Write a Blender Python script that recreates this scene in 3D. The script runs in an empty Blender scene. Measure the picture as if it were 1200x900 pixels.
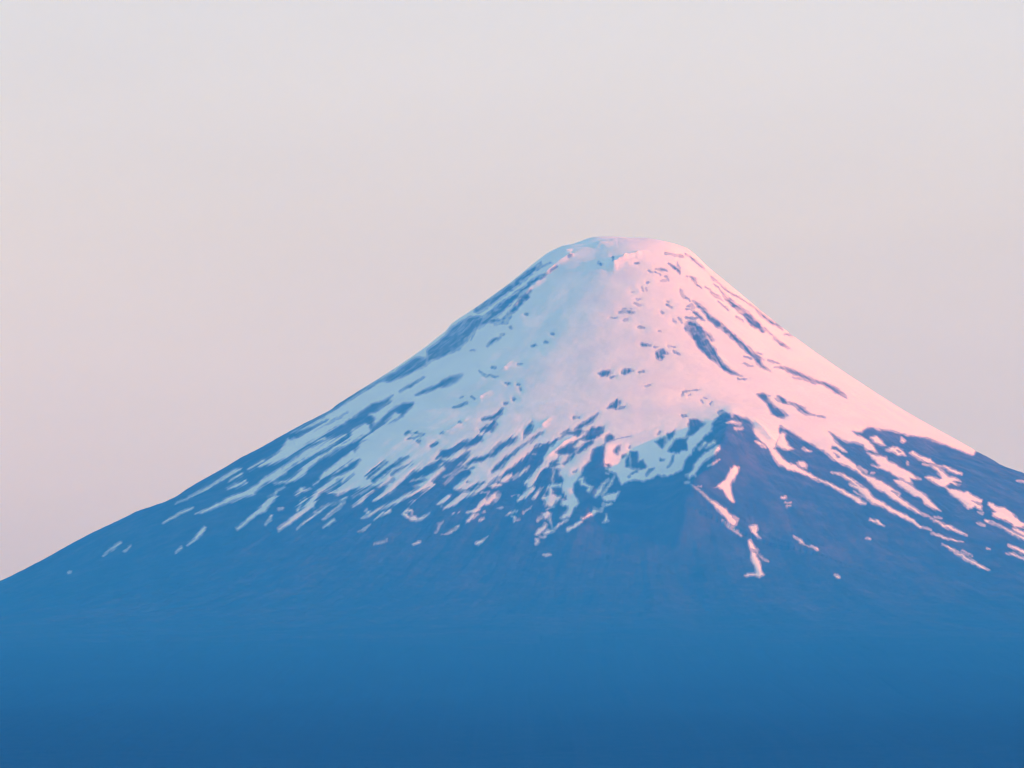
import bpy, math, numpy as np
from mathutils import Vector

sc = bpy.context.scene
COL = sc.collection

# ------------------------------------------------------------------ camera
DIST, MPP = 30000.0, 2.5            # metres from the cone's axis, metres per outline unit there
AXIS_U, TOP_V, TOP_Z = 742.0, 278.0, 2650.0
CAM = np.array([(600-AXIS_U)*MPP, -DIST, 100.0])
AIM_Z = TOP_Z - (450-TOP_V)*MPP
PITCH = math.atan2(AIM_Z-CAM[2], DIST)
FPX = math.hypot(DIST, AIM_Z-CAM[2]) / MPP
cam_d = bpy.data.cameras.new('camera'); cam = bpy.data.objects.new('camera', cam_d); COL.objects.link(cam)
cam.location = CAM; cam.rotation_euler = (math.pi/2 + PITCH, 0, 0)
cam_d.sensor_width = 36.0; cam_d.lens = 36.0*FPX/1200.0
cam_d.clip_start = 10.0; cam_d.clip_end = 400000.0
sc.camera = cam

# ------------------------------------------------------------------ sky, sun, exposure
SUN_EL, SUN_AZ = math.radians(11.0), math.radians(-13.5)      # azimuth from +X towards +Y
world = bpy.data.worlds.new('World'); sc.world = world; world.use_nodes = True
wn, wl = world.node_tree.nodes, world.node_tree.links
wn.clear()
out = wn.new('ShaderNodeOutputWorld'); bg = wn.new('ShaderNodeBackground')
sky = wn.new('ShaderNodeTexSky'); sky.sky_type = 'NISHITA'; sky.sun_disc = False
sky.sun_elevation = SUN_EL; sky.sun_rotation = math.pi/2 - SUN_AZ
sky.altitude = 0; sky.air_density = 1.0; sky.dust_density = 0.25; sky.ozone_density = 4.0
# evening sky: a grey-mauve belt on the horizon, a rosy one above it, then the open blue, all round
tc = wn.new('ShaderNodeTexCoord'); sp = wn.new('ShaderNodeSeparateXYZ'); wl.new(tc.outputs['Generated'], sp.inputs[0])
blush = wn.new('ShaderNodeValToRGB'); wl.new(sp.outputs[2], blush.inputs[0]); be = blush.color_ramp.elements
for p, col in [(.0, (.35,.29,.62)), (.05, (.405,.318,.65)), (.085, (.66,.432,.51)), (.115, (.81,.512,.535))]:
    e = be.new(p); e.color = (*col, 1)
be.remove(be[0]); be[-1].position = .5; be[-1].color = (1.0, .90, .95, 1)
mul = wn.new('ShaderNodeMix'); mul.data_type = 'RGBA'; mul.blend_type = 'MULTIPLY'; mul.inputs[0].default_value = 1.0
wl.new(sky.outputs[0], mul.inputs[6]); wl.new(blush.outputs[0], mul.inputs[7])
# very faint veils of high cloud
mp = wn.new('ShaderNodeMapping'); mp.inputs['Scale'].default_value = (9, 9, 42); wl.new(tc.outputs['Generated'], mp.inputs[0])
veil = wn.new('ShaderNodeTexNoise'); veil.inputs['Scale'].default_value = 1.0; veil.inputs['Detail'].default_value = 4.0; wl.new(mp.outputs[0], veil.inputs[0])
vr = wn.new('ShaderNodeMapRange'); vr.inputs['To Min'].default_value = .95; vr.inputs['To Max'].default_value = 1.05; vr.inputs['From Min'].default_value = .25; vr.inputs['From Max'].default_value = .75; wl.new(veil.outputs[0], vr.inputs[0])
mul2 = wn.new('ShaderNodeMix'); mul2.data_type = 'RGBA'; mul2.blend_type = 'MULTIPLY'; mul2.inputs[0].default_value = 1.0
wl.new(mul.outputs[2], mul2.inputs[6]); wl.new(vr.outputs[0], mul2.inputs[7])
wl.new(mul2.outputs[2], bg.inputs[0]); wl.new(bg.outputs[0], out.inputs[0])
bg.inputs[1].default_value = 0.15
sun_d = bpy.data.lights.new('sun', 'SUN'); sun = bpy.data.objects.new('sun', sun_d); COL.objects.link(sun)
sun_d.energy = 1.2; sun_d.angle = math.radians(0.5); sun_d.color = (1.0, 0.25, 0.04)
sv = Vector((math.cos(SUN_EL)*math.cos(SUN_AZ), math.cos(SUN_EL)*math.sin(SUN_AZ), math.sin(SUN_EL)))
sun.rotation_euler = sv.to_track_quat('Z', 'Y').to_euler(); sun.location = (4000, -400, 5000)
sc.view_settings.view_transform = 'Standard'; sc.view_settings.look = 'None'
sc.view_settings.gamma = 1.0; sc.view_settings.use_curve_mapping = False
sc.view_settings.exposure = 2.06
sc.render.engine = 'CYCLES'
sc.cycles.use_denoising = True; sc.cycles.volume_bounces = 0; sc.cycles.max_bounces = 6
sc.cycles.filter_width = 1.2
HAZE_DENSITY = 5.2e-5
HAZE_COLOR = (.02, .34, 1.0, 1); HAZE_ABSORB = (1, 1, 1, 1)
HAZE_LO, HAZE_HI = (-40000, -40000, 49), (40000, 40000, 2720)
# ---- snow and rock outlines on the cone: (origin x, origin y, scale), then shapes; '+' snow, '-' bare rock.
# P = closed outline, S = tapering streak given as (x, y, width) triples
TR = []
def tile(ox, oy, sc, *shapes):
    for kind, sign, v in shapes:
        if kind == 'P':
            TR.append((kind, sign, [(ox + v[i]/sc, oy + v[i+1]/sc) for i in range(0, len(v), 2)]))
        else:
            TR.append((kind, sign, [(ox + v[i]/sc, oy + v[i+1]/sc, v[i+2]/sc) for i in range(0, len(v), 3)]))
def P(*v): return ('P', 1, v)
def N(*v): return ('P', -1, v)
def S(*v): return ('S', 1, v)
def D(*v): return ('S', -1, v)
Z = 7.5
# main cap, lower edge from right to left
tile(0, 0, 1, P(1140,534, 1125,528, 1107,520.7, 1085,513.3, 1067,510.7, 1035,503, 1017,501, 1010,507, 998,505, 1003,510,
  1016,515, 1023,522, 1029,532, 1016,527, 1011,521.5, 1001,519, 993,518.7, 984,514, 970.7,506, 977,515, 985,523, 993,529, 987,528,
  981,523.5, 975.3,522.7, 974.7,525.3, 980,527, 985,531, 992,536.7, 1001,543, 1005,548.7, 1012,555, 1019,558, 1032,563, 1045,571, 1056,578.7,
  1053.5,582, 1067,591, 1080,600.7, 1088,604.5, 1086.5,605.7, 1073,600, 1061,592.7, 1045,584.7, 1035,576.7, 1024,570, 1013,559.3, 1003,552,
  991,546, 980,540.7, 971,534, 965,528.7, 961,526.7, 948,519.3, 935,511.3, 924,503.3, 913.3,498.7, 914,510, 909,522.7, 904,528,
  896,520, 887,511.3, 882.7,503.3, 883.3,496.7, 877,491.3, 868,487.3, 860,484.7, 850,483, 844,484.7,
  830,490, 800,495, 770,502, 745,510, 720,515, 708.7,520, 700,513, 690,509, 680,503, 667,504.7, 659,510, 648,516.7, 640,520.7, 629,523.3,
  621,531.3, 613,536.7, 601,544.7, 589,554, 582.7,560.7, 573,566, 565,572, 553,572, 541,566, 552,556, 548,548, 530,543, 515,540, 500,545,
  483,554, 475,559, 467,568, 459,577, 445,585, 437,586.7, 449,576, 455,567, 444,570, 449,563, 440,567, 434,570, 421,572, 410,574,
  396,580, 387,577, 397,572, 407,564, 416,553, 407,558.7, 401,565, 403,558, 413,551, 421,539, 409,541, 408,547, 399,547, 391,553,
  383,557, 376,561, 379,556, 387,551, 399,544, 401,537, 410.7,532, 416,531, 420,524, 424,517, 433,508, 440,490, 432,486, 424,488, 400,505,
  380,512, 350,523, 340,527, 320,538, 345,505, 400,475, 470,425, 520,385, 600,322, 655,284, 690,270, 780,270, 830,290, 900,340, 1000,430, 1150,520))
# left shoulder along the skyline
tile(560, 270, Z,
  D(0,700,66, 150,604,54, 300,494,56, 450,378,48, 555,292,12), D(0,830,70, 120,745,80, 250,640,70, 340,570,46, 470,455,32, 600,385,26, 690,320,14),
  D(0,780,40, 150,790,40, 220,810,26), D(190,810,20, 300,715,42, 400,600,56, 470,530,24), D(520,350,12, 640,280,8),
  D(420,735,24, 428,738,20), D(280,850,20, 292,860,16), D(800,228,26, 826,212,20), D(1060,285,22, 1080,300,26), D(1186,240,18, 1192,260,14))
tile(500, 370, Z,
  N(0,300, 180,160, 200,110, 380,10, 540,0, 480,50, 400,140, 360,220, 280,300, 160,350, 60,390, 0,430),
  D(390,210,10, 430,120,16, 520,40,30, 640,60,20, 700,50,26, 740,10,20), D(600,75,14, 700,60,30),
  D(530,265,14, 600,215,36, 650,192,14), D(650,165,20, 680,160,16), D(920,262,14, 950,264,28, 970,266,12), D(1095,160,16, 1120,165,22), D(1040,228,18, 1065,232,14),
  D(805,426,12, 840,424,12), D(575,458,22, 605,456,20), D(470,495,16, 520,530,22, 560,525,16, 600,535,18, 625,532,10), D(385,310,14, 415,306,14),
  N(0,640, 120,590, 200,540, 310,510, 320,525, 260,590, 180,625, 100,630, 0,680),
  D(240,800,12, 290,800,24, 330,772,26, 355,765,16), D(300,720,16, 320,715,14), D(395,715,24, 415,725,20), D(690,770,24, 710,768,16), D(765,735,26, 775,730,22), D(800,600,26, 815,605,20), D(822,640,18, 828,655,14),
  D(690,590,18, 725,595,22), D(735,105,18, 742,112,14), D(500,910,30, 600,890,36, 645,850,40, 672,815,14))
tile(340, 420, Z,
  N(1200,-10, 1090,-10, 900,128, 800,200, 870,215, 1000,155, 1100,110, 1200,66), D(0,655,24, 340,475,26, 600,305,22, 900,132,20),
  D(0,690,60, 130,640,44, 230,590,16, 330,540,10),
  D(960,290,18, 1050,242,26, 1180,165,12), D(1110,320,14, 1170,295,34, 1210,275,30),
  N(905,322, 860,345, 720,400, 600,480, 480,570, 370,620, 240,690, 140,745, 0,850, 0,900, 240,900, 330,830, 430,760, 530,720, 545,680, 570,630, 650,560, 730,520, 690,490, 770,460, 890,380, 870,360),
  S(60,890,60, 170,840,54, 300,780,44, 420,700,30, 482,672,14),
  N(1085,390, 1000,390, 900,440, 830,510, 790,560, 700,620, 610,690, 540,740, 430,770, 330,840, 240,900, 440,900, 490,870, 550,800, 600,750, 685,715, 620,710, 740,640, 850,570, 920,555, 990,510, 1080,410),
  S(850,565,20, 930,505,60, 960,490,20), D(220,640,14, 400,540,13, 510,470,7), D(550,825,16, 575,815,16), D(960,895,24, 1030,865,14), D(1030,640,10, 1060,655,16), D(1130,740,20, 1140,735,16), D(1100,690,10, 1170,670,10))
tile(180, 500, Z,
  S(365,765,6, 450,740,18, 560,695,26, 660,640,30, 760,605,40, 860,575,62, 960,490,56, 1060,430,74, 1200,335,45),
  S(680,662,6, 740,640,14, 800,610,12), S(740,895,30, 800,840,26, 900,765,30, 970,720,54, 1020,640,48, 1070,600,36, 1080,570,24, 1150,528,12),
  S(650,548,8, 720,520,34, 808,483,18), S(190,680,5, 290,640,10, 370,590,14, 470,540,14, 560,490,14, 640,440,18, 720,390,22, 760,372,12),
  S(670,470,10, 765,413,18), S(80,850,6, 110,830,12, 190,790,15, 260,745,14, 350,708,6), S(930,345,10, 1050,290,50, 1120,250,72, 1200,200,80),
  S(830,370,8, 970,300,16), S(985,865,7, 1040,785,18), S(1150,492,14, 1210,465,34), S(1060,500,10, 1130,480,14), S(1100,725,14, 1135,715,10))
tile(80, 560, Z, S(945,655,10, 990,610,20), S(1050,590,12, 1110,545,24, 1160,490,42, 1198,435,28), S(310,680,7, 380,620,16, 455,575,18), S(490,645,8, 545,598,10), S(1, 835,8, 20,825,8))
tile(300, 500, Z,
  S(40,340,10, 150,300,45, 250,245,70, 350,180,72, 440,120,72, 560,50,74, 660,0,60),
  S(0,545,40, 100,460,66, 180,410,40, 280,340,40, 380,275,56, 480,215,66, 580,160,40, 680,110,36, 785,72,14),
  S(262,492,16, 330,460,40, 400,400,50, 460,340,46, 540,280,40, 620,240,26, 700,190,30, 780,155,36, 840,120,44, 880,60,90, 960,20,90),
  S(390,760,24, 480,690,72, 510,630,42, 560,570,40, 640,510,46, 720,450,46, 800,415,40, 870,380,30),
  S(570,460,14, 610,425,46, 700,370,52, 780,310,70, 850,250,60), S(480,140,14, 600,105,26), S(200,430,10, 270,405,14),
  S(200,900,24, 280,850,30, 350,790,40, 420,740,30, 460,700,40), S(370,775,18, 368,720,14, 400,670,15, 445,635,10),
  S(355,898,8, 440,830,14, 520,770,16, 600,710,14, 700,660,16, 785,617,10), S(590,815,12, 660,760,18, 740,700,18, 782,670,10),
  S(595,882,8, 640,858,14, 690,820,18), S(345,600,12, 400,557,32, 480,545,8), S(505,518,8, 550,488,15), S(850,695,8, 930,645,34, 980,590,14, 1025,562,8),
  S(850,620,6, 940,570,20, 1010,530,10), S(1030,645,12, 1110,600,36, 1170,550,60, 1210,515,60), S(1000,530,12, 1080,480,50, 1150,450,52, 1210,415,40),
  S(930,802,7, 1000,770,24, 1080,730,30, 1200,672,24), S(970,735,14, 990,765,24), S(1040,820,8, 1110,765,24, 1175,738,8), S(940,895,14, 995,862,8),
  S(80,862,6, 130,790,17), S(205,725,12, 235,715,8), S(640,578,12, 720,580,40, 800,520,50, 880,470,60), D(770,495,10, 860,420,14))
tile(400, 470, Z,
  D(230,660,36, 300,600,40, 395,535,16), D(280,700,40, 400,610,44, 500,545,32, 585,485,12), D(440,650,20, 520,590,12, 620,550,6), D(370,738,8, 460,682,16),
  D(500,760,50, 600,690,60, 720,610,50, 840,560,40), D(840,505,24, 900,455,54, 960,438,40, 1060,400,50, 1150,360,62, 1210,330,62),
  P(610,710, 640,695, 720,660, 780,630, 830,600, 880,570, 960,560, 900,600, 850,650, 800,700, 830,735, 740,780, 680,810, 640,810, 560,850, 500,880, 450,900, 440,890, 560,830, 650,790, 690,750, 620,750, 680,730, 750,690, 690,700),
  S(850,570,20, 940,525,40, 1040,495,40, 1150,450,40, 1205,400,40), D(560,280,14, 640,270,10, 720,295,12), D(590,330,16, 650,320,8), D(670,355,24, 695,350,20), D(790,395,20, 835,380,20),
  D(870,280,20, 890,270,16), D(1040,180,12, 1060,190,10), D(980,60,10, 1040,50,22, 1105,20,14), S(400,820,10, 470,760,10), D(720,590,8, 735,560,6))
tile(520, 470, Z,
  D(0,470,50, 100,430,50, 180,390,62, 260,350,62, 318,325,30), D(330,260,40, 410,235,62, 445,200,40, 440,170,20, 480,120,26, 522,72,12),
  N(0,540, 80,510, 160,480, 235,438, 200,500, 130,580, 60,630, 0,670), S(0,668,14, 60,640,15, 140,590,15, 200,540,18),
  N(270,585, 210,600, 220,650, 160,690, 100,740, 0,765, 0,740, 60,690, 100,650, 180,610), S(0,735,8, 50,690,18, 90,640,14, 180,600,18, 265,578,16),
  D(200,555,14, 260,520,26, 340,510,36, 420,470,42, 500,400,48, 560,370,54, 610,345,62, 645,325,34),
  D(410,635,26, 470,580,54, 540,510,42, 620,460,30, 690,400,26, 780,330,26, 858,275,12),
  P(90,750, 130,790, 180,770, 260,740, 350,710, 380,690, 420,640, 400,600, 330,560, 280,580, 230,640, 160,700), D(150,782,10, 250,760,20, 355,715,14), D(215,716,14, 235,712,12),
  S(80,898,20, 180,840,50, 260,800,42, 360,750,32, 440,690,32, 520,620,26, 570,575,14), S(335,805,26, 378,800,20), S(375,748,18, 440,738,30, 495,733,10),
  S(495,698,12, 550,685,42, 600,655,18), S(608,692,10, 660,655,26, 720,600,42, 745,575,26), S(600,835,14, 645,822,18), S(710,725,30, 760,700,60, 810,640,46, 860,590,40, 900,560,50),
  S(655,868,8, 720,820,30, 780,780,42, 800,768,26), S(780,852,22, 802,838,40, 840,790,20, 875,750,8), N(700,330, 690,260, 720,220, 775,178, 786,220, 780,260, 740,300),
  D(730,472,8, 810,452,20), D(800,395,8, 870,380,14), D(1030,292,10, 1105,252,18), D(1150,245,16, 1210,215,36), D(1150,155,16, 1180,148,14), S(780,470,10, 800,468,10))
tile(620, 480, Z,
  P(120,430, 150,390, 190,330, 260,270, 330,220, 420,230, 430,260, 350,300, 270,340, 230,380, 280,380, 250,430, 200,470, 150,470),
  S(0,655,46, 50,580,50, 120,510,42, 180,460,62), S(420,250,30, 520,190,26, 600,140,40), S(410,330,40, 450,290,40, 560,240,24),
  P(180,510, 280,480, 350,420, 420,370, 520,320, 600,260, 665,240, 665,300, 560,350, 540,400, 540,450, 480,500, 460,570, 430,620, 390,650, 385,720, 410,760, 430,830, 390,870, 370,905, 335,905, 340,850, 280,830, 290,790, 330,790, 300,720, 290,680, 310,620, 260,570, 280,520, 222,520, 215,650, 290,650, 285,680, 210,690, 210,740, 280,770, 240,820, 210,860, 130,855, 130,800, 100,775, 160,740, 160,670, 196,640, 200,520),
  P(240,470, 260,400, 360,380, 420,320, 560,260, 660,240, 560,330, 420,420, 300,500), P(665,300, 700,290, 740,270, 840,240, 960,225, 1210,150, 1210,560, 1170,580, 1120,570, 1080,600, 1000,625, 930,620, 820,655, 790,610, 760,570, 700,540, 665,500),
  D(430,372,30, 500,310,52, 550,285,30), N(470,268, 510,190, 560,150, 662,142, 655,200, 620,240, 540,272), N(660,295, 670,240, 710,205, 748,235, 740,265, 700,290),
  D(400,182,12, 470,140,32, 540,90,38, 606,42,10), D(275,242,10, 345,187,18), D(240,262,14, 180,320,14), D(400,74,20, 420,72,16), D(0,275,14, 60,235,22, 100,198,10),
  D(300,482,24, 350,440,32, 395,385,26), N(240,370, 300,340, 380,330, 415,350, 380,390, 320,400, 260,400), D(190,480,20, 240,450,26), D(235,550,16, 265,525,16), D(330,320,8, 420,290,14),
  N(735,362, 770,320, 805,308, 800,350, 780,400, 750,390), N(808,410, 850,380, 852,410, 820,425), N(890,370, 960,360, 955,460, 1010,440, 1042,480, 1030,520, 970,520, 910,520, 840,500, 850,440), N(664,475, 700,475, 727,490, 710,510, 668,495),
  D(880,330,12, 890,318,8), D(880,592,16, 930,550,26, 965,522,14), D(1035,582,18, 1070,550,28, 1102,515,12), D(1150,440,18, 1175,442,14), D(395,548,12, 415,542,8),
  S(440,622,14, 470,610,30, 460,650,32, 500,665,20, 545,680,26, 520,715,26), S(585,765,16, 620,720,36, 650,660,20, 692,617,12), S(640,748,14, 700,680,18, 748,575,10),
  P(640,762, 700,745, 792,722, 770,770, 740,800, 660,800), S(655,852,16, 705,832,24), S(570,892,22, 635,880,30), S(680,560,0.1, 690,562,8))
tile(600, 440, 4, S(332,669,12, 380,645,18, 427,621,8), P(424,692, 440,648, 458,680), S(428,606,8, 462,600,9), S(150,842,5, 182,838,5), S(0,480,8, 40,460,14, 75,430,10), S(55,640,5, 88,625,8))
tile(740, 470, Z,
  P(-10,300, 120,250, 200,220, 350,140, 520,120, 700,105, 785,95, 780,110, 720,180, 700,260, 640,320, 580,380, 540,440, 480,520, 440,600, 370,650, 300,660, 265,640, 240,625, 180,685, 100,700, -10,690),
  N(515,155, 580,160, 658,198, 600,250, 540,300, 480,310, 500,240), N(205,350, 290,310, 310,360, 270,415, 240,390), N(310,290, 385,255, 375,300, 330,345, 310,330),
  N(370,340, 440,330, 500,310, 490,360, 490,430, 440,430, 400,470, 320,440, 350,390), S(300,430,12, 340,390,16, 400,300,12), S(505,340,14, 530,318,20), N(310,585, 345,530, 382,465, 365,540, 335,580), D(130,652,14, 160,610,26, 205,588,12),
  N(-10,440, 55,440, 60,530, 100,520, 140,570, 120,600, 60,600, -10,590), D(0,640,16, 50,610,18), D(250,518,16, 285,518,14), D(455,132,20, 480,128,14), D(235,290,10, 250,270,10),
  S(595,428,8, 645,375,30), S(655,410,12, 722,365,36), P(550,550, 600,500, 640,460, 740,395, 775,390, 780,420, 730,470, 650,520, 590,580, 560,640, 510,690, 490,650, 540,600), S(480,648,8, 540,640,30, 565,660,10),
  S(676,572,6, 720,545,18, 775,513,8), S(480,712,18, 505,712,18), S(585,745,8, 615,748,6),
  P(725,765, 760,735, 820,695, 840,650, 850,620, 880,590, 900,570, 940,580, 940,620, 900,680, 875,730, 880,800, 900,885, 860,882, 830,820, 800,780, 760,755),
  S(840,190,8, 890,185,26, 955,202,22), S(905,246,12, 975,240,18), S(1085,352,10, 1130,370,20, 1175,402,12), S(878,108,22, 882,140,8), D(770,95,26, 800,92,14))
tile(780, 570, Z,
  P(215,-16, 280,10, 360,80, 440,140, 510,185, 570,240, 635,288, 590,275, 628,310, 620,345, 590,347, 550,310, 520,265, 470,220, 430,170, 370,110, 290,40),
  S(500,302,6, 570,360,30, 620,400,26, 660,434,6), P(735,360, 750,345, 805,345, 805,380, 790,400, 835,453, 790,425, 760,400),
  P(720,470, 745,470, 780,510, 810,570, 800,600, 830,660, 850,750, 868,770, 830,795, 770,785, 720,800, 690,785, 710,765, 790,760, 780,700, 750,650, 755,600, 740,545), D(745,545,6, 800,580,8),
  S(820,598,7, 860,640,10, 902,662,9), S(1022,95,22, 1048,97,26), S(1045,140,6, 1098,140,6), S(1058,166,8, 1092,166,8))
tile(860, 470, Z,
  S(330,420,40, 370,480,56, 430,540,62, 500,580,52, 570,605,40, 640,640,28, 720,680,25, 800,715,25, 880,750,25, 960,795,25, 1040,840,30, 1100,875,42, 1155,902,16),
  P(405,290, 430,265, 460,290, 455,340, 480,390, 528,420, 470,432, 400,400, 372,388), S(190,355,10, 240,375,20, 270,397,8), P(555,550, 575,525, 610,525, 642,555, 635,592, 600,575), S(612,416,12, 640,430,22, 675,438,8), S(425,845,22, 448,848,22), S(450,886,6, 490,888,6))
tile(960, 490, Z, D(130,308,8, 165,338,20), D(640,640,8, 690,668,12),
  P(420,310, 480,325, 550,330, 590,340, 610,380, 700,430, 800,480, 888,542, 800,535, 822,582, 760,560, 690,520, 600,470, 520,440, 456,408, 540,420, 480,360),
  P(652,543, 720,545, 800,580, 860,630, 940,680, 980,730, 1068,822, 1000,800, 920,750, 900,710, 820,670, 740,620, 690,580), P(450,175, 500,155, 540,190, 588,248, 530,230, 480,205),
  P(588,280, 650,255, 720,270, 760,327, 700,327, 650,295), D(690,285,10, 715,300,12), S(730,190,26, 742,200,28), S(776,392,14, 782,402,16), S(455,483,10, 480,484,10),
  P(798,302, 830,288, 880,330, 980,350, 1023,408, 940,390, 860,350),
  P(906,404, 960,405, 1040,430, 1110,490, 1140,515, 1200,520, 1245,552, 1180,555, 1240,586, 1150,575, 1115,606, 1060,590, 1000,550, 928,518, 960,510, 1060,530, 1080,520, 1040,470, 980,430),
  S(1035,413,10, 1100,435,20, 1170,460,28, 1250,492,12),
  P(1105,598, 1140,620, 1210,625, 1270,650, 1300,645, 1380,690, 1432,720, 1422,750, 1345,728, 1432,770, 1432,808, 1370,785, 1310,800, 1260,740, 1200,700, 1150,660),
  S(110,472,7, 200,500,22, 280,545,30, 350,600,40, 400,650,60, 480,730,52, 570,770,36, 640,820,24, 700,840,30, 760,870,30, 835,908,18), S(270,583,9, 330,610,26), S(305,643,9, 375,682,10), S(335,430,8, 400,456,14, 410,470,14))
tile(1040, 560, Z,
  S(0,255,20, 60,300,20, 120,325,36, 200,370,26, 280,425,20, 380,460,8), S(355,333,9, 420,375,14, 500,415,26, 580,450,22, 695,497,12), S(385,484,8, 480,515,20, 560,540,22, 660,567,6),
  S(482,583,8, 560,625,20, 650,680,26, 740,735,28, 820,775,25, 895,808,8), S(655,638,8, 748,687,10), S(785,394,7, 848,416,11), S(798,299,10, 835,316,18), S(418,344,10, 468,356,11),
  P(883,232, 895,213, 930,225, 960,255, 1020,265, 1080,295, 1120,340, 1210,402, 1210,432, 1130,432, 1080,400, 1000,355, 930,340, 920,310, 950,300),
  S(862,370,14, 930,395,20, 1020,440,22, 1110,490,26, 1210,543,26), S(1115,448,16, 1210,492,36), S(1057,590,10, 1130,620,22, 1210,653,25), S(1045,662,9, 1100,668,18, 1210,712,13), S(1140,22,7, 1210,40,14), S(870,620,5, 900,624,5))
tile(920, 560, Z, S(747,368,13, 810,390,26, 873,422,12), S(86,512,7, 140,555,24, 170,585,9, 240,610,9, 278,630,18), S(716,530,11, 745,542,11), S(440,860,16, 466,876,18))
tile(400, 550, Z,
  S(178,427,6, 250,405,20, 330,360,26, 420,310,26, 520,260,26, 620,215,32, 680,190,42), S(215,358,10, 240,380,20), S(288,442,10, 340,400,24, 408,365,8), S(148,552,9, 200,520,18, 248,486,8), S(285,662,11, 360,640,13, 410,622,5), S(635,657,9, 695,638,11),
  S(553,327,7, 600,290,14, 635,268,12), S(525,392,12, 590,358,20, 632,372,14, 622,405,14, 655,438,26, 600,425,26, 550,395,32), S(686,438,8, 740,410,14, 775,388,6),
  S(845,303,17, 900,270,30, 945,242,12), S(885,337,8, 950,318,18, 1000,300,36, 1060,250,46, 1120,215,42, 1200,180,20), S(980,397,9, 1035,378,13), S(1045,372,8, 1070,366,8),
  S(850,527,15, 855,490,20, 892,463,15), S(825,550,11, 850,545,8), S(876,572,9, 930,565,18, 980,535,16, 1026,507,8), S(1105,382,9, 1160,365,26, 1210,348,26), S(1115,452,11, 1160,425,22, 1210,398,20), S(0,310,20, 30,300,12), S(0,262,20, 30,245,10))
tile(530, 550, Z,
  P(132,390, 220,340, 240,280, 300,260, 360,210, 436,185, 400,260, 340,310, 260,330, 200,370), S(155,443,11, 222,404,20), S(70,373,8, 90,367,8), S(0,540,13, 48,513,8), S(222,655,22, 260,630,22, 312,590,6), S(255,385,8, 280,370,12), S(230,445,6, 275,430,8),
  S(465,408,11, 510,385,20, 556,363,8), S(528,413,17, 548,427,17), S(545,462,9, 585,438,7), S(627,383,11, 660,360,20, 705,322,6), S(528,238,12, 568,215,16),
  P(790,388, 830,370, 872,385, 865,415, 820,420, 790,412), S(858,418,16, 876,522,14), S(740,570,16, 770,540,30, 810,520,26, 825,486,14), S(805,567,12, 850,545,36, 885,538,18), S(800,590,9, 815,588,7), S(735,618,12, 760,628,16, 735,650,18), S(780,595,7, 810,592,9),
  S(895,522,9, 950,480,22, 1005,442,18), P(960,290, 1060,290, 1112,300, 1070,350, 1040,410, 990,432, 950,428, 1000,380, 1020,330, 970,320), S(820,350,10, 885,335,10), S(1015,532,20, 1080,495,36, 1135,456,20), S(1148,432,22, 1210,390,30), S(815,762,8, 862,744,11), S(755,445,7, 785,425,9), S(400,340,5, 450,338,5))
# bare rock on the sunlit upper flank
tile(680, 270, Z,
  D(745,203,8, 810,210,15, 870,225,26, 910,237,11), D(925,212,12, 960,235,18, 1020,270,14, 1090,335,7), D(665,333,7, 720,350,24, 765,360,9), D(795,298,8, 840,335,26, 862,348,24, 877,374,7), D(848,283,10, 872,335,13),
  D(972,408,13, 1000,430,30, 1017,458,14), D(1028,480,8, 1062,512,9), D(1095,498,7, 1145,522,7), D(1150,540,12, 1195,578,18), D(597,353,10, 635,372,13), D(658,368,10, 702,392,9), D(712,440,10, 748,450,13), D(748,403,8, 778,437,11),
  D(585,458,8, 597,460,8), D(488,290,14, 515,288,14), D(538,498,12, 552,532,13), D(575,515,8, 590,530,8), D(455,538,7, 480,538,8), D(482,640,12, 528,656,18), D(485,605,6, 525,605,6), D(370,692,12, 400,690,16), D(425,688,8, 455,690,8), D(338,722,8, 400,715,14, 440,722,32, 474,722,12),
  D(268,772,6, 315,768,6), D(380,797,12, 414,783,14), D(516,856,24, 560,860,22), D(758,622,12, 775,624,12), D(756,648,10, 800,678,16), D(712,713,16, 728,726,16), D(828,800,24, 842,812,18), D(862,763,8, 902,814,10), D(812,772,7, 820,785,8), D(695,885,14, 708,888,14),
  D(878,513,6, 895,560,24, 920,590,22, 965,622,10), D(935,668,10, 980,660,22, 1002,682,10), D(995,620,13, 1050,670,26, 1100,715,36, 1150,780,52, 1210,822,54), D(998,713,12, 1040,755,32, 1085,794,9), D(930,770,10, 990,775,22, 1025,775,10), D(925,410,6, 940,410,6), D(780,290,6, 800,292,5))
tile(800, 290, Z,
  D(272,322,5, 350,395,14, 410,470,36, 470,520,42, 540,580,52, 600,640,62, 660,690,56, 715,740,26), S(470,530,8, 530,580,9), D(715,708,12, 785,768,5), D(798,793,12, 860,840,28, 940,888,9),
  D(255,262,4, 350,345,8, 470,430,10, 560,480,8, 650,550,12, 690,590,26, 760,640,32, 840,690,26, 875,724,5), D(897,768,12, 955,773,9), D(258,405,11, 330,440,20, 360,470,8), D(308,478,7, 405,548,7), D(477,613,8, 534,652,7))
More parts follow.
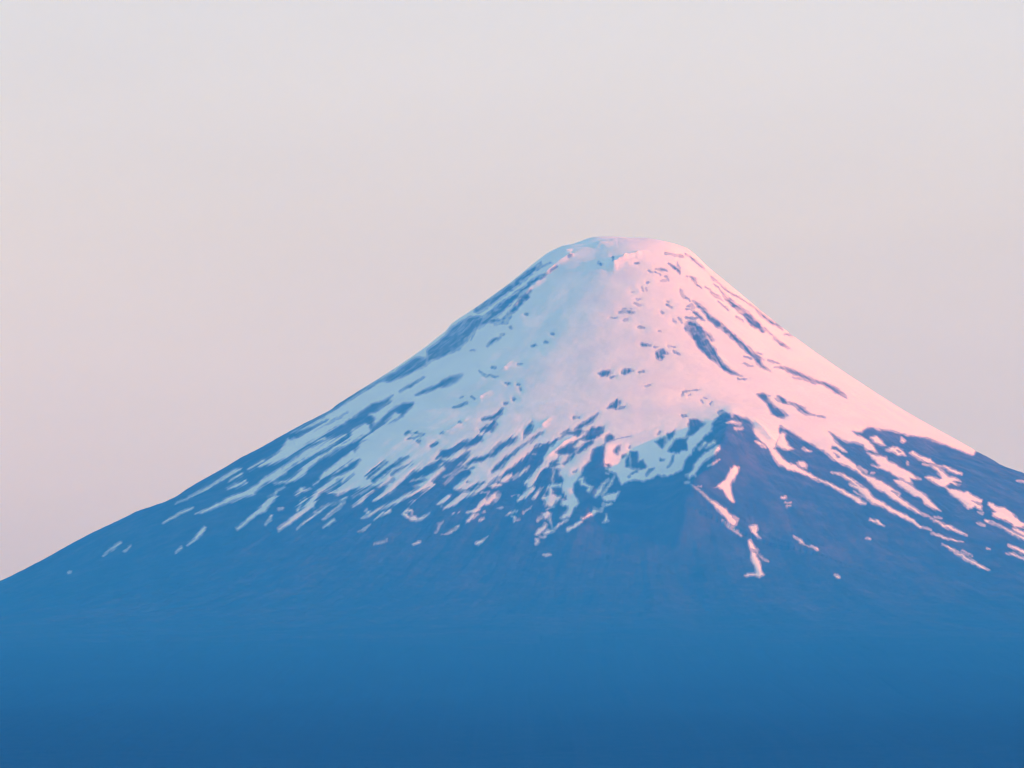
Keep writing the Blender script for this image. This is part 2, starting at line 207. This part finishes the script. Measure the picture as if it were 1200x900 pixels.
tile(800, 360, Z,
  D(140,-5,24, 200,45,36, 260,110,52, 350,180,42, 400,220,46, 480,290,42, 560,360,46, 630,420,46, 672,462,50), D(650,460,40, 690,510,36, 768,558,6), D(637,394,8, 695,412,7), D(695,448,8, 718,466,7), D(537,434,8, 605,452,11), D(532,490,10, 570,515,14, 612,520,7),
  N(14,190, 20,160, 40,125, 100,115, 150,160, 210,220, 285,292, 265,300, 215,265, 240,310, 290,370, 300,400, 330,460, 370,510, 430,560, 525,604, 450,595, 380,570, 330,530, 280,480, 230,450, 190,410, 140,360, 110,300, 60,250),
  D(485,630,6, 565,633,6), D(755,463,7, 800,485,14, 845,499,6), D(805,528,7, 900,540,26, 950,560,46, 1030,590,36, 1110,630,26, 1205,667,18), D(975,618,6, 1060,635,9, 1165,672,12), D(40,100,10, 130,95,16), D(30,20,10, 80,15,14))
tile(860, 400, Z,
  D(764,363,18, 840,395,42, 900,430,42, 950,465,26, 990,494,6), N(193,470, 240,455, 325,479, 290,490, 310,520, 370,570, 440,620, 477,650, 440,672, 370,660, 330,640, 300,580, 270,530, 215,490),
  D(383,483,8, 430,520,42, 470,540,26, 540,560,22, 580,590,46, 640,620,32, 706,654,12), D(470,530,9, 565,563,13), D(590,610,18, 645,648,10), D(736,654,10, 795,667,7), D(362,508,7, 402,527,11), S(470,552,10, 520,566,8))
tile(680, 360, Z,
  N(155,582, 190,560, 270,545, 272,580, 240,605, 180,602), D(260,617,13, 308,609,14), N(363,577, 385,540, 430,535, 468,560, 420,580, 380,592), D(512,573,8, 568,564,11), D(572,697,7, 614,684,9), N(235,892, 270,850, 320,808, 357,825, 352,850, 310,892), D(318,897,12, 388,879,18),
  N(658,400, 680,375, 720,362, 772,410, 720,425, 742,440, 712,472, 668,450), D(818,383,12, 850,405,26, 884,417,10), D(543,325,30, 583,330,30), D(600,335,14, 618,336,12), D(652,350,11, 678,350,11), D(772,345,11, 798,347,9), D(820,355,7, 830,357,6), D(520,180,20, 556,186,22), D(890,775,18, 905,745,10), D(955,775,9, 970,770,7),
  D(920,740,6, 1040,725,6), D(1060,820,7, 1080,840,7), D(1140,850,8, 1150,830,6), D(1090,790,5, 1115,800,5))
# ---- signed distance (in outline units) to the snow edge, positive on snow
SX0, SY0, SX1, SY1, SR = -20.0, 255.0, 1225.0, 705.0, 2.0
def snow_field():
    W = int((SX1-SX0)*SR); H = int((SY1-SY0)*SR)
    F = np.full((H, W), -7.0, np.float32)
    PAD = 7.0
    def box(x0, y0, x1, y1):
        i0 = max(0, int((x0-SX0)*SR)); i1 = min(W, int((x1-SX0)*SR)+2)
        j0 = max(0, int((y0-SY0)*SR)); j1 = min(H, int((y1-SY0)*SR)+2)
        return i0, i1, j0, j1
    for kind, sign, pts in TR:
        if kind == 'S' and sign < 0 and max(p[2] for p in pts) < 4.6 and pts[0][1] < 480: pts = [(p[0], p[1], .8*p[2]) for p in pts]
        xs = [p[0] for p in pts]; ys = [p[1] for p in pts]
        i0, i1, j0, j1 = box(min(xs)-PAD, min(ys)-PAD, max(xs)+PAD, max(ys)+PAD)
        if i1 <= i0 or j1 <= j0: continue
        if kind == 'P':
            d = np.full((j1-j0, i1-i0), PAD, np.float32); ins = np.zeros((j1-j0, i1-i0), bool)
            n = len(pts)
            for k in range(n):
                ax, ay = pts[k]; bx, by = pts[(k+1) % n]
                a0, a1, b0, b1 = box(min(ax,bx)-PAD, min(ay,by)-PAD, max(ax,bx)+PAD, max(ay,by)+PAD)
                if a1 > a0 and b1 > b0:
                    X = (SX0 + (np.arange(a0, a1)+.5)/SR)[None, :]; Y = (SY0 + (np.arange(b0, b1)+.5)/SR)[:, None]
                    ex, ey = bx-ax, by-ay; L = ex*ex+ey*ey+1e-9
                    t = np.clip(((X-ax)*ex+(Y-ay)*ey)/L, 0, 1)
                    dd = np.hypot(X-ax-t*ex, Y-ay-t*ey).astype(np.float32)
                    sub = d[b0-j0:b1-j0, a0-i0:a1-i0]; np.minimum(sub, dd, out=sub)
                if ay != by:
                    lo, hi = min(ay, by), max(ay, by)
                    r0 = max(j0, int(math.ceil((lo-SY0)*SR-.5))); r1 = min(j1, int(math.ceil((hi-SY0)*SR-.5)))
                    if r1 > r0:
                        Yr = SY0 + (np.arange(r0, r1)+.5)/SR
                        xi = ax + (Yr-ay)*(bx-ax)/(by-ay)
                        Xr = SX0 + (np.arange(i0, i1)+.5)/SR
                        ins[r0-j0:r1-j0] ^= Xr[None, :] < xi[:, None]
            sd = np.where(ins, d, -d)
        else:
            X = (SX0 + (np.arange(i0, i1)+.5)/SR)[None, :]; Y = (SY0 + (np.arange(j0, j1)+.5)/SR)[:, None]
            sd = np.full((j1-j0, i1-i0), -PAD, np.float32)
            for k in range(len(pts)-1):
                ax, ay, aw = pts[k]; bx, by, bw = pts[k+1]
                ex, ey = bx-ax, by-ay; L = ex*ex+ey*ey+1e-9
                t = np.clip(((X-ax)*ex+(Y-ay)*ey)/L, 0, 1)
                sd = np.maximum(sd, .5*(aw+t*(bw-aw)) - np.hypot(X-ax-t*ex, Y-ay-t*ey)).astype(np.float32)
        sub = F[j0:j1, i0:i1]
        if sign > 0: np.maximum(sub, sd, out=sub)
        else: np.minimum(sub, -sd, out=sub)
    return F
# ------------------------------------------------------------------ helpers
def project(X, Y, Z):
    """world point -> outline units (the picture's 1200 x 900 grid)"""
    dx, dy, dz = X-CAM[0], Y-CAM[1], Z-CAM[2]
    cp, sp = math.cos(PITCH), math.sin(PITCH)
    dep = dy*cp + dz*sp; up = -dy*sp + dz*cp
    return 600 + FPX*dx/dep, 450 - FPX*up/dep

def _hash(ix, iy, seed):
    h = (ix.astype(np.int64)*374761393 + iy.astype(np.int64)*668265263 + seed*982451653) & 0x7fffffff
    h = ((h ^ (h >> 13))*1274126177) & 0x7fffffff
    return ((h ^ (h >> 16)) & 0xffff).astype(np.float32)/32767.5 - 1.0
def vnoise(x, y, seed=0):
    x0 = np.floor(x); y0 = np.floor(y); fx = (x-x0).astype(np.float32); fy = (y-y0).astype(np.float32)
    fx = fx*fx*fx*(fx*(fx*6-15)+10); fy = fy*fy*fy*(fy*(fy*6-15)+10)
    a = _hash(x0, y0, seed); b = _hash(x0+1, y0, seed); c = _hash(x0, y0+1, seed); d = _hash(x0+1, y0+1, seed)
    return (a*(1-fx)+b*fx)*(1-fy) + (c*(1-fx)+d*fx)*fy
def fbm(x, y, octv=4, seed=0, gain=.5):
    s = 0; a = 1.0; t = 0
    for k in range(octv):
        s = s + a*vnoise(x*2**k+k*17.3, y*2**k-k*9.1, seed+k*31); t += a; a *= gain
    return s/t
def sstep(a, b, x):
    t = np.clip((x-a)/(b-a), 0, 1); return t*t*(3-2*t)

# ------------------------------------------------------------------ the cone's shape
SIL_L = [(742,279.5),(730,278.3),(720,278),(705,278.2),(690,279.5),(678,284),(668,288),(656,290),(648,294),(640,298),(625,309.5),(610,322),(595,334),(580,345),(562,358),(545,370),(534,377),(527,382),(523,389),
         (510,399),(500,407),(485,418),(470,427.5),(455,438),(440,447.5),(420,460),(403,471),(392,478),(387,483),(370,492),(345,505),(322,518),(300,530.5),(280,541),(258,554),(235,567),(220,576),(205,586),(190,593.5),(180,597.5),(170,600.5),(157,605),(140,613.5),(120,623),(100,632.5),(80,643.5),(60,655),(30,671),(0,686)]
SIL_R = [(742,279.5),(760,282),(780,284),(793,286.5),(805,291),(813,296.5),(820,303),(832,315),(845,326),(862,340),(880,355),(897,369),(915,383),(932,397),(950,410.5),(975,428),(1000,445),(1025,462),(1050,478),(1075,493),(1100,507.5),(1125,521.5),(1140,529.5),(1160,541),(1178,551.5),(1190,556.5),(1200,559)]
def prof(sil, tail):
    r = np.array([abs(u-AXIS_U)*MPP for u, v in sil] + [t[0] for t in tail])
    z = np.array([TOP_Z-(v-TOP_V)*MPP for u, v in sil] + [t[1] for t in tail])
    rr = np.arange(0, 24001, 2.0); zz = np.interp(rr, r, z)
    k = np.exp(-.5*(np.arange(-9, 10)/2.5)**2); k /= k.sum()          # about 5 m
    far = np.exp(-.5*(np.arange(-250, 251)/80.0)**2); far /= far.sum()
    fine = np.convolve(np.pad(zz, 9, 'edge'), k, 'valid'); soft = np.convolve(np.pad(zz, 250, 'edge'), far, 'valid')
    w = sstep(r[len(sil)-1], r[len(sil)-1]+400, rr)
    big = np.exp(-.5*(np.arange(-1500, 1501)/480.0)**2); big /= big.sum()
    vast = np.convolve(np.pad(zz, 1500, 'edge'), big, 'valid'); v = sstep(2600, 5200, rr)
    return rr, (fine*(1-w)+soft*w)*(1-v) + vast*v
RR, ZL = prof(SIL_L, [(2200,1490),(2700,1395),(3500,1320),(6000,1150),(10000,896),(15000,640),(17000,430),(20000,60),(24000,-60)])
_, ZR = prof(SIL_R, [(1350,1848),(1600,1735),(1900,1600),(2200,1500),(2700,1400),(3500,1320),(6000,1150),(10000,896),(15000,640),(17000,430),(20000,60),(24000,-60)])
kb = np.exp(-.5*(np.arange(-60, 61)/18.0)**2); kb /= kb.sum()
ZF = np.convolve(np.pad(.5*(ZL+ZR), 60, 'edge'), kb, 'valid')           # front and back: smoothed mean

def cone(X, Y):
    r = np.hypot(X, Y); c = X/np.maximum(r, 1e-6)
    zl, zr, zf = np.interp(r, RR, ZL), np.interp(r, RR, ZR), np.interp(r, RR, ZF)
    wr = sstep(.45, .97, c); wl_ = sstep(.45, .97, -c)
    return zf*(1-wr-wl_) + zr*wr + zl*wl_

def unproject(pts):
    """outline points -> plan points on the cone, by walking each sight line"""
    res = []
    cp, sp = math.cos(PITCH), math.sin(PITCH)
    for u, v in pts:
        a, b = (u-600)/FPX, (450-v)/FPX
        d = np.array([a, cp-b*sp, sp+b*cp]); d /= d[1]
        t = np.arange(DIST-4000, DIST+600, 4.0)
        X, Y, Zr = CAM[0]+d[0]*t, CAM[1]+t, CAM[2]+d[2]*t
        hit = np.nonzero(cone(X, Y) >= Zr)[0]
        k = hit[0] if len(hit) else int(np.argmin(np.abs(Y)))
        res.append((X[k], Y[k]))
    return res

# ribs and mounds: ((u, v, height m), ...), width to the left, width to the right (m)
RIBS = [
  ([(859,472,0),(856,486,34),(853,500,88),(846,522,132),(833,545,146),(814,564,132),(803,592,92),(794,660,0)], 120, 250),
  ([(711,512,0),(708,526,13),(703,552,24),(692,585,26),(676,625,18),(655,680,0)], 150, 55),
  ([(594,368,3),(620,339,9),(645,314,12),(664,301,7)], 14, 18),
  ([(600,423,0),(590,430,7),(580,438,0)], 14, 24), ([(575,458,0),(562,464,8),(550,472,0)], 14, 26),
  ([(552,490,0),(528,503,6),(508,515,0)], 16, 30), ([(648,486,0),(634,498,7),(625,506,0)], 12, 22),
  ([(678,508,0),(658,521,7),(642,534,6),(635,541,0)], 14, 22), ([(715,505,0),(700,510,6),(690,518,0)], 12, 26),
  ([(699,312,0),(705,308,9),(711,312,0)], 9, 12), ([(711,314,0),(719,306,16),(734,300,12),(760,295,0)], 9, 24),
  ([(715,313,0),(717,307,5),(720,304,0)], 5, 6), ([(722,311,0),(724,305,6),(727,302,0)], 5, 6), ([(729,308,0),(732,303,5),(736,300,0)], 5, 6),
  ([(738,304,0),(742,300,4),(748,297,0)], 6, 7), ([(656,297,0),(664,292,8),(671,294,0)], 8, 12), ([(663,301,0),(668,299,6),(673,303,0)], 7, 9),
  ([(696,292,0),(702,284,10),(722,280,6),(748,283,0)], 22, 30),
  ([(1010,498,0),(1060,509,10),(1100,519,12),(1140,536,6)], 40, 40),
  ([(883,496,0),(890,512,12),(905,530,14),(940,548,8),(975,570,0)], 40, 30),
  ([(800,345,0),(822,385,4),(845,420,4),(870,440,0)], 16, 16), ([(820,360,0),(850,385,5),(880,412,5),(900,432,0)], 14, 14), ([(850,345,0),(880,378,5),(905,398,0)], 14, 14),
]
def ribs(X, Y):
    H = np.zeros_like(X)
    for pts, wl_, wr in RIBS:
        q = unproject([(p[0], p[1] + p[2]/MPP) for p in pts]); m = 4*max(wl_, wr)
        sel = (X > min(a[0] for a in q)-m) & (X < max(a[0] for a in q)+m) & (Y > min(a[1] for a in q)-m) & (Y < max(a[1] for a in q)+m)
        if not sel.any(): continue
        x, y = X[sel], Y[sel]; best = np.full(x.shape, 1e9); hh = np.zeros_like(x); side = np.zeros_like(x)
        for k in range(len(q)-1):
            ax, ay = q[k]; bx, by = q[k+1]; ex, ey = bx-ax, by-ay; L = ex*ex+ey*ey+1e-9
            t = np.clip(((x-ax)*ex+(y-ay)*ey)/L, 0, 1); dx, dy = x-ax-t*ex, y-ay-t*ey; d = np.hypot(dx, dy)
            b = d < best
            best = np.where(b, d, best); hh = np.where(b, pts[k][2]+t*(pts[k+1][2]-pts[k][2]), hh); side = np.where(b, dx, side)
        w = np.where(side < 0, wl_, wr)
        wm = min(wl_, wr); rd = max(2.0, .14*wm); jag = 1+(.35 if wm < 25 else .10)*vnoise(x/max(14, .6*wm), y/max(14, .6*wm), 77)
        H[sel] = H[sel] + hh*jag*np.exp(-(np.sqrt(best**2+rd*rd)-rd)/(.6*w))*sstep(3.6, 1.2, best/w)
    return H

def axis(lo, a, b, hi, step_a, step_b, grow=1.16):
    """even steps from a to b (step_a growing to step_b), then ever longer ones out to lo and hi"""
    v = [a]
    while v[-1] < b: v.append(v[-1] + step_a*(step_b/step_a)**((v[-1]-a)/(b-a)))
    s = step_b
    while v[-1] < hi: s *= grow; v.append(v[-1]+s)
    w = [a]; s = step_a
    while w[-1] > lo: s *= grow; w.append(w[-1]-s)
    return np.array(w[:0:-1] + v)
gx = axis(-21000, -1950, 1230, 21000, 2.55, 2.55)
gy = np.concatenate([axis(-21000, -3200, -1620, -1620, 12, 3.6)[:-1], axis(-1600, -1600, 150, 21000, 3.3, 3.3)])
X, Y = np.meshgrid(gx, gy); NY, NX = X.shape
r = np.hypot(X, Y); phi = np.arctan2(Y, -X)        # smooth on the front
sinp = Y/np.maximum(r, 1)
ph = np.arctan2(X, -Y)                              # seam on the back
calm = .22 + .78*np.clip(np.abs(sinp)*1.4-.2, 0, 1)
base = cone(X, Y)
gully = (fbm(ph*16, r/1100, 3, 5)*10*sstep(900, 1900, r) + fbm(ph*46, r/700, 3, 9)*2*sstep(1000, 1700, r))*calm
swell = fbm(X/170, Y/170, 3, 21)*4*sstep(60, 300, r)*calm
drift = fbm(X/27, Y/30, 2, 29)*.3 + fbm(X/62, Y/48, 3, 25)*1.5*sstep(90, 260, r)*sstep(1500, 900, r)
soft = base + gully + swell + drift + ribs(X, Y)
rough = (fbm(ph*190, r/170, 3, 41)*.4 + fbm(X/9, Y/9, 2, 51)*.25)
U, V = project(X, Y, soft)
F = snow_field()
wu = U + fbm(U/7, V/7, 3, 61)*1.1 + vnoise(U/2.0, V/2.0, 66)*.45
wv = V + fbm(U/7+40, V/7-30, 3, 71)*1.3 + vnoise(U/2.3+9, V/2.3, 76)*.5
fi = np.clip((wu-SX0)*SR-.5, 0, F.shape[1]-1.01); fj = np.clip((wv-SY0)*SR-.5, 0, F.shape[0]-1.01)
i0 = fi.astype(int); j0 = fj.astype(int); a = fi-i0; b = fj-j0
Fv = (F[j0,i0]*(1-a)+F[j0,i0+1]*a)*(1-b) + (F[j0+1,i0]*(1-a)+F[j0+1,i0+1]*a)*b
Fv = np.where((U < SX0) | (U > SX1) | (V < SY0) | (V > SY1), -7, Fv)
Fb = np.clip((soft-2110)/14 + fbm(ph*30, r/260, 4, 81)*11, -7, 7)       # behind the skyline
lowr = sstep(380, 800, r)
comb = fbm(X/9, Y/13, 3, 113)*(1-lowr) + fbm(ph*230, r/75, 3, 111)*lowr
fray = sstep(-12, 40, np.interp(U, [150,250,350,450,560,650,720,760], [590,608,622,632,640,640,610,540]) - V)*sstep(470, 520, V)*sstep(690, 620, U)
Fv = Fv + np.where(Fv > -3, .85*comb - .2, 0) + np.where(Fv > -6.5, fray*3.0*fbm(ph*150, r/210, 3, 117), 0)
wb = sstep(.02, .10, sinp)*sstep(-20, 30, Y)
Fv = Fv*(1-wb) + Fb*wb
crag = fbm(ph*120, r/90, 3, 45)*(2.2 - 1.5*sstep(900, 1500, r)) + fbm(X/26, Y/26, 3, 47)*2.2
rock_z = soft + np.clip(rough, -.6, .6) + crag*sstep(-1.2, -4.5, Fv)*(.75+.25*calm)
snow_z = soft + .1*rough + np.clip(Fv-.1, -3, 3)*.3 - 8*sstep(-1.3, -3.5, Fv) + .1*np.clip(Fv-1.5, 0, 5.5)
gap = snow_z - rock_z

# how much snow lies on each point: thin and broken at the edges, a dusting on the high rock
speck = fbm(X/10, Y/13, 3, 101)*(1-lowr) + fbm(ph*200, r/70, 3, 101)*lowr; speck2 = fbm(X/16, Y/16, 3, 103)
cover_snow = .28 + .72*sstep(-.5, 1.6, Fv + .7*speck + .3*speck2)
cover_rock = np.clip(.46*sstep(-2.4, .3, Fv + .9*speck) + .30*sstep(570, 400, V)*sstep(-.25, .45, speck + .5*speck2) + .12*sstep(640, 560, U)*sstep(460, 390, V), 0, .6)
# ------------------------------------------------------------------ materials
def mat(name):
    m = bpy.data.materials.new(name); m.use_nodes = True
    n = m.node_tree.nodes; b = n['Principled BSDF']
    return m, n, m.node_tree.links, b
def tex(n, l, geo, scale, detail=5, rough=.55, dims='3D'):
    t = n.new('ShaderNodeTexNoise'); t.noise_dimensions = dims
    t.inputs['Scale'].default_value = scale; t.inputs['Detail'].default_value = detail; t.inputs['Roughness'].default_value = rough
    l.new(geo.outputs['Position'], t.inputs['Vector']); return t
def ramp(n, l, src, stops):
    c = n.new('ShaderNodeValToRGB'); e = c.color_ramp.elements
    while len(e) < len(stops): e.new(.5)
    for k, (p, col) in enumerate(stops):
        e[k].position = p; e[k].color = (*col, 1) if len(col) == 3 else col
    l.new(src, c.inputs[0]); return c
def mixc(n, l, f, a, b):
    m = n.new('ShaderNodeMix'); m.data_type = 'RGBA'
    l.new(f, m.inputs[0]); l.new(a, m.inputs[6]); l.new(b, m.inputs[7]); return m.outputs[2]

def slope_material(name, bump, dist):
    """bare lava, scoria and dark growth, under as much snow as the point attribute 'cover' says"""
    m, n, l, b = mat(name)
    geo = n.new('ShaderNodeNewGeometry')
    lava = ramp(n, l, tex(n, l, geo, .014, 8, .68).outputs[0], [(.32, (.024,.021,.023)), (.5, (.050,.044,.048)), (.7, (.112,.098,.104))])
    red = ramp(n, l, tex(n, l, geo, .03, 6, .6).outputs[0], [(.3, (.06,.048,.048)), (.7, (.12,.085,.08))])
    rf = ramp(n, l, tex(n, l, geo, .0035, 5, .6).outputs[0], [(.50, (0,0,0)), (.70, (.9,.9,.9))])
    c1 = mixc(n, l, rf.outputs[0], lava.outputs[0], red.outputs[0])
    wood = ramp(n, l, tex(n, l, geo, .02, 8, .72).outputs[0], [(.3, (.004,.014,.011)), (.7, (.014,.036,.028))])
    sx = n.new('ShaderNodeSeparateXYZ'); l.new(geo.outputs['Position'], sx.inputs[0])
    nz = tex(n, l, geo, .004, 7, .7)
    ma = n.new('ShaderNodeMath'); ma.operation = 'MULTIPLY_ADD'; ma.inputs[1].default_value = 1000.0
    l.new(nz.outputs[0], ma.inputs[0]); l.new(sx.outputs[2], ma.inputs[2])
    mr = n.new('ShaderNodeMapRange'); mr.inputs['From Min'].default_value = 1750; mr.inputs['From Max'].default_value = 2520
    l.new(ma.outputs[0], mr.inputs[0])
    bare = mixc(n, l, mr.outputs[0], wood.outputs[0], c1)
    white = ramp(n, l, tex(n, l, geo, .011, 6).outputs[0], [(.3, (.80,.81,.83)), (.62, (.90,.91,.92))])
    at = n.new('ShaderNodeAttribute'); at.attribute_name = 'cover'
    grain = tex(n, l, geo, .35, 4, .7)
    mg = n.new('ShaderNodeMath'); mg.operation = 'MULTIPLY_ADD'; mg.inputs[1].default_value = .5; mg.inputs[2].default_value = -.25
    l.new(grain.outputs[0], mg.inputs[0])
    ad = n.new('ShaderNodeMath'); ad.operation = 'ADD'; l.new(mg.outputs[0], ad.inputs[0]); l.new(at.outputs['Fac'], ad.inputs[1])
    cr = ramp(n, l, ad.outputs[0], [(.05, (0,0,0)), (.9, (1,1,1))])
    l.new(mixc(n, l, cr.outputs[0], bare, white.outputs[0]), b.inputs['Base Color'])
    b.inputs['Roughness'].default_value = .9; b.inputs['Specular IOR Level'].default_value = 0.0
    bp = n.new('ShaderNodeBump'); bp.inputs['Strength'].default_value = bump; bp.inputs['Distance'].default_value = dist
    l.new(tex(n, l, geo, .05, 7, .65).outputs[0], bp.inputs['Height']); l.new(bp.outputs[0], b.inputs['Normal'])
    return m
snow = slope_material('snow', .4, 1.8)
rock = slope_material('volcanic_rock', .35, 3.0)

field, n, l, b = mat('forest_floor')
geo = n.new('ShaderNodeNewGeometry')
c = ramp(n, l, tex(n, l, geo, .002, 8, .65).outputs[0], [(.3, (.02,.032,.018)), (.7, (.06,.075,.035))])
l.new(c.outputs[0], b.inputs['Base Color']); b.inputs['Roughness'].default_value = .95; b.inputs['Specular IOR Level'].default_value = 0.0

air = bpy.data.materials.new('hazy_air'); air.use_nodes = True
n = air.node_tree.nodes; n.clear(); l = air.node_tree.links
o = n.new('ShaderNodeOutputMaterial'); pv = n.new('ShaderNodeVolumePrincipled'); l.new(pv.outputs[0], o.inputs['Volume'])
pv.inputs['Color'].default_value = HAZE_COLOR; pv.inputs['Absorption Color'].default_value = HAZE_ABSORB
pv.inputs['Density'].default_value = HAZE_DENSITY; pv.inputs['Anisotropy'].default_value = 0.0

# ------------------------------------------------------------------ meshes from grid cells
def cells_mesh(name, cj, ci, Zv, m, parent=None):
    """the grid cells (row, column lists) with heights Zv as one smooth mesh object"""
    q = np.stack([cj*NX+ci, cj*NX+ci+1, (cj+1)*NX+ci+1, (cj+1)*NX+ci], 1)
    uniq, inv = np.unique(q.ravel(), return_inverse=True)
    co = np.stack([X.ravel()[uniq], Y.ravel()[uniq], Zv.ravel()[uniq]], 1).astype(np.float32)
    nq = len(q); me = bpy.data.meshes.new(name)
    me.vertices.add(len(uniq)); me.vertices.foreach_set('co', co.ravel())
    me.loops.add(nq*4); me.loops.foreach_set('vertex_index', inv.astype(np.int32).ravel())
    me.polygons.add(nq); me.polygons.foreach_set('loop_start', np.arange(0, nq*4, 4, dtype=np.int32))
    try: me.polygons.foreach_set('loop_total', np.full(nq, 4, np.int32))
    except Exception: pass
    me.update(calc_edges=True); me.polygons.foreach_set('use_smooth', np.ones(nq, bool))
    me.materials.append(m); me.validate()
    cv = me.attributes.new('cover', 'FLOAT', 'POINT'); cv.data.foreach_set('value', (cover_rock if m is rock else cover_snow).ravel()[uniq].astype(np.float32))
    ob = bpy.data.objects.new(name, me); COL.objects.link(ob)
    if parent is not None: ob.parent = parent
    return ob

def regions(mask):
    """4-connected regions of a boolean grid, by runs and union-find -> label grid (0 = none), count"""
    H, W = mask.shape; par = [0]
    lab = np.zeros((H, W), np.int32); prev = []
    def find(a):
        while par[a] != a: par[a] = par[par[a]]; a = par[a]
        return a
    for j in range(H):
        row = mask[j]; d = np.diff(np.concatenate([[0], row.view(np.int8), [0]]))
        st = np.nonzero(d == 1)[0]; en = np.nonzero(d == -1)[0]; cur = []; p = 0
        for s, e in zip(st.tolist(), en.tolist()):
            k = 0
            while p < len(prev) and prev[p][1] <= s: p += 1
            q = p
            while q < len(prev) and prev[q][0] < e:
                f = find(prev[q][2])
                if k == 0: k = f
                elif f != k: par[f] = k
                q += 1
            if k == 0: k = len(par); par.append(k)
            lab[j, s:e] = k; cur.append((s, e, k))
        prev = cur
    roots = np.array([find(a) for a in range(len(par))]); _, inv = np.unique(roots, return_inverse=True)
    return inv[lab].astype(np.int32), int(inv.max())

g4 = np.stack([gap[:-1,:-1], gap[:-1,1:], gap[1:,1:], gap[1:,:-1]])
is_snow = g4.max(0) > 0; is_bare = g4.min(0) < 0

volcano = bpy.data.objects.new('volcano', None); COL.objects.link(volcano)
volcano['label'] = 'steep blue volcano cone with a snow cap glowing pink on its sunlit flank'
volcano['category'] = 'volcano'

def split_by(lab, cnt, keep_min, most):
    sizes = np.bincount(lab.ravel(), minlength=cnt+1); sizes[0] = 0
    order = np.argsort(-sizes)[:most]; big = [int(k) for k in order if sizes[k] >= keep_min]
    return big, sizes
jj, ii = np.nonzero(np.ones_like(is_bare))
# bare rock: the cone itself, and each outcrop ringed by snow
lab, cnt = regions(is_bare); big, sizes = split_by(lab, cnt, 14, 260)
main = lab[0, 0]; outs = [k for k in big if k != main]
own = np.isin(lab, outs)
cj, ci = np.nonzero(~own); cells_mesh('rock_slope', cj, ci, rock_z, rock, volcano)
def per_label(lab, ks):
    fl = lab.ravel(); o = np.argsort(fl, kind='stable'); s = fl[o]
    for k in ks:
        a, e = np.searchsorted(s, k), np.searchsorted(s, k, 'right'); idx = o[a:e]
        yield idx // lab.shape[1], idx % lab.shape[1]
for cj, ci in per_label(lab, outs): cells_mesh('rock_outcrop', cj, ci, rock_z, rock, volcano)
# snow: the cap, each patch below it, and the specks too small to pick apart
lab, cnt = regions(is_snow); big, sizes = split_by(lab, cnt, 10, 290)
for k, (cj, ci) in enumerate(per_label(lab, big)):
    cells_mesh('snow_cap' if k == 0 else 'snow_patch', cj, ci, snow_z, snow, volcano)
rest = (lab > 0) & ~np.isin(lab, big)
cj, ci = np.nonzero(rest)
if len(cj): o = cells_mesh('scattered_snow', cj, ci, snow_z, snow, volcano); o['kind'] = 'stuff'
print('regions', cnt, 'patches', len(big), 'outcrops', len(outs), 'specks', len(cj), 'grid', NX, NY)

# ------------------------------------------------------------------ ground and air
def boxmesh(name, lo, hi, m):
    v = [(x, y, z) for x in (lo[0], hi[0]) for y in (lo[1], hi[1]) for z in (lo[2], hi[2])]
    f = [(0,1,3,2), (4,6,7,5), (0,4,5,1), (2,3,7,6), (0,2,6,4), (1,5,7,3)]
    me = bpy.data.meshes.new(name); me.from_pydata(v, [], f); me.materials.append(m)
    ob = bpy.data.objects.new(name, me); COL.objects.link(ob); return ob
me = bpy.data.meshes.new('ground'); R = 38000.0
K = 48; gv = [(0,0,50)] + [(R*math.cos(2*math.pi*k/K), R*math.sin(2*math.pi*k/K), 50) for k in range(K)]
me.from_pydata(gv, [], [(0, 1+k, 1+(k+1) % K) for k in range(K)]); me.materials.append(field)
ground = bpy.data.objects.new('ground', me); COL.objects.link(ground); ground['kind'] = 'structure'
haze = boxmesh('haze', HAZE_LO, HAZE_HI, air); haze['kind'] = 'stuff'
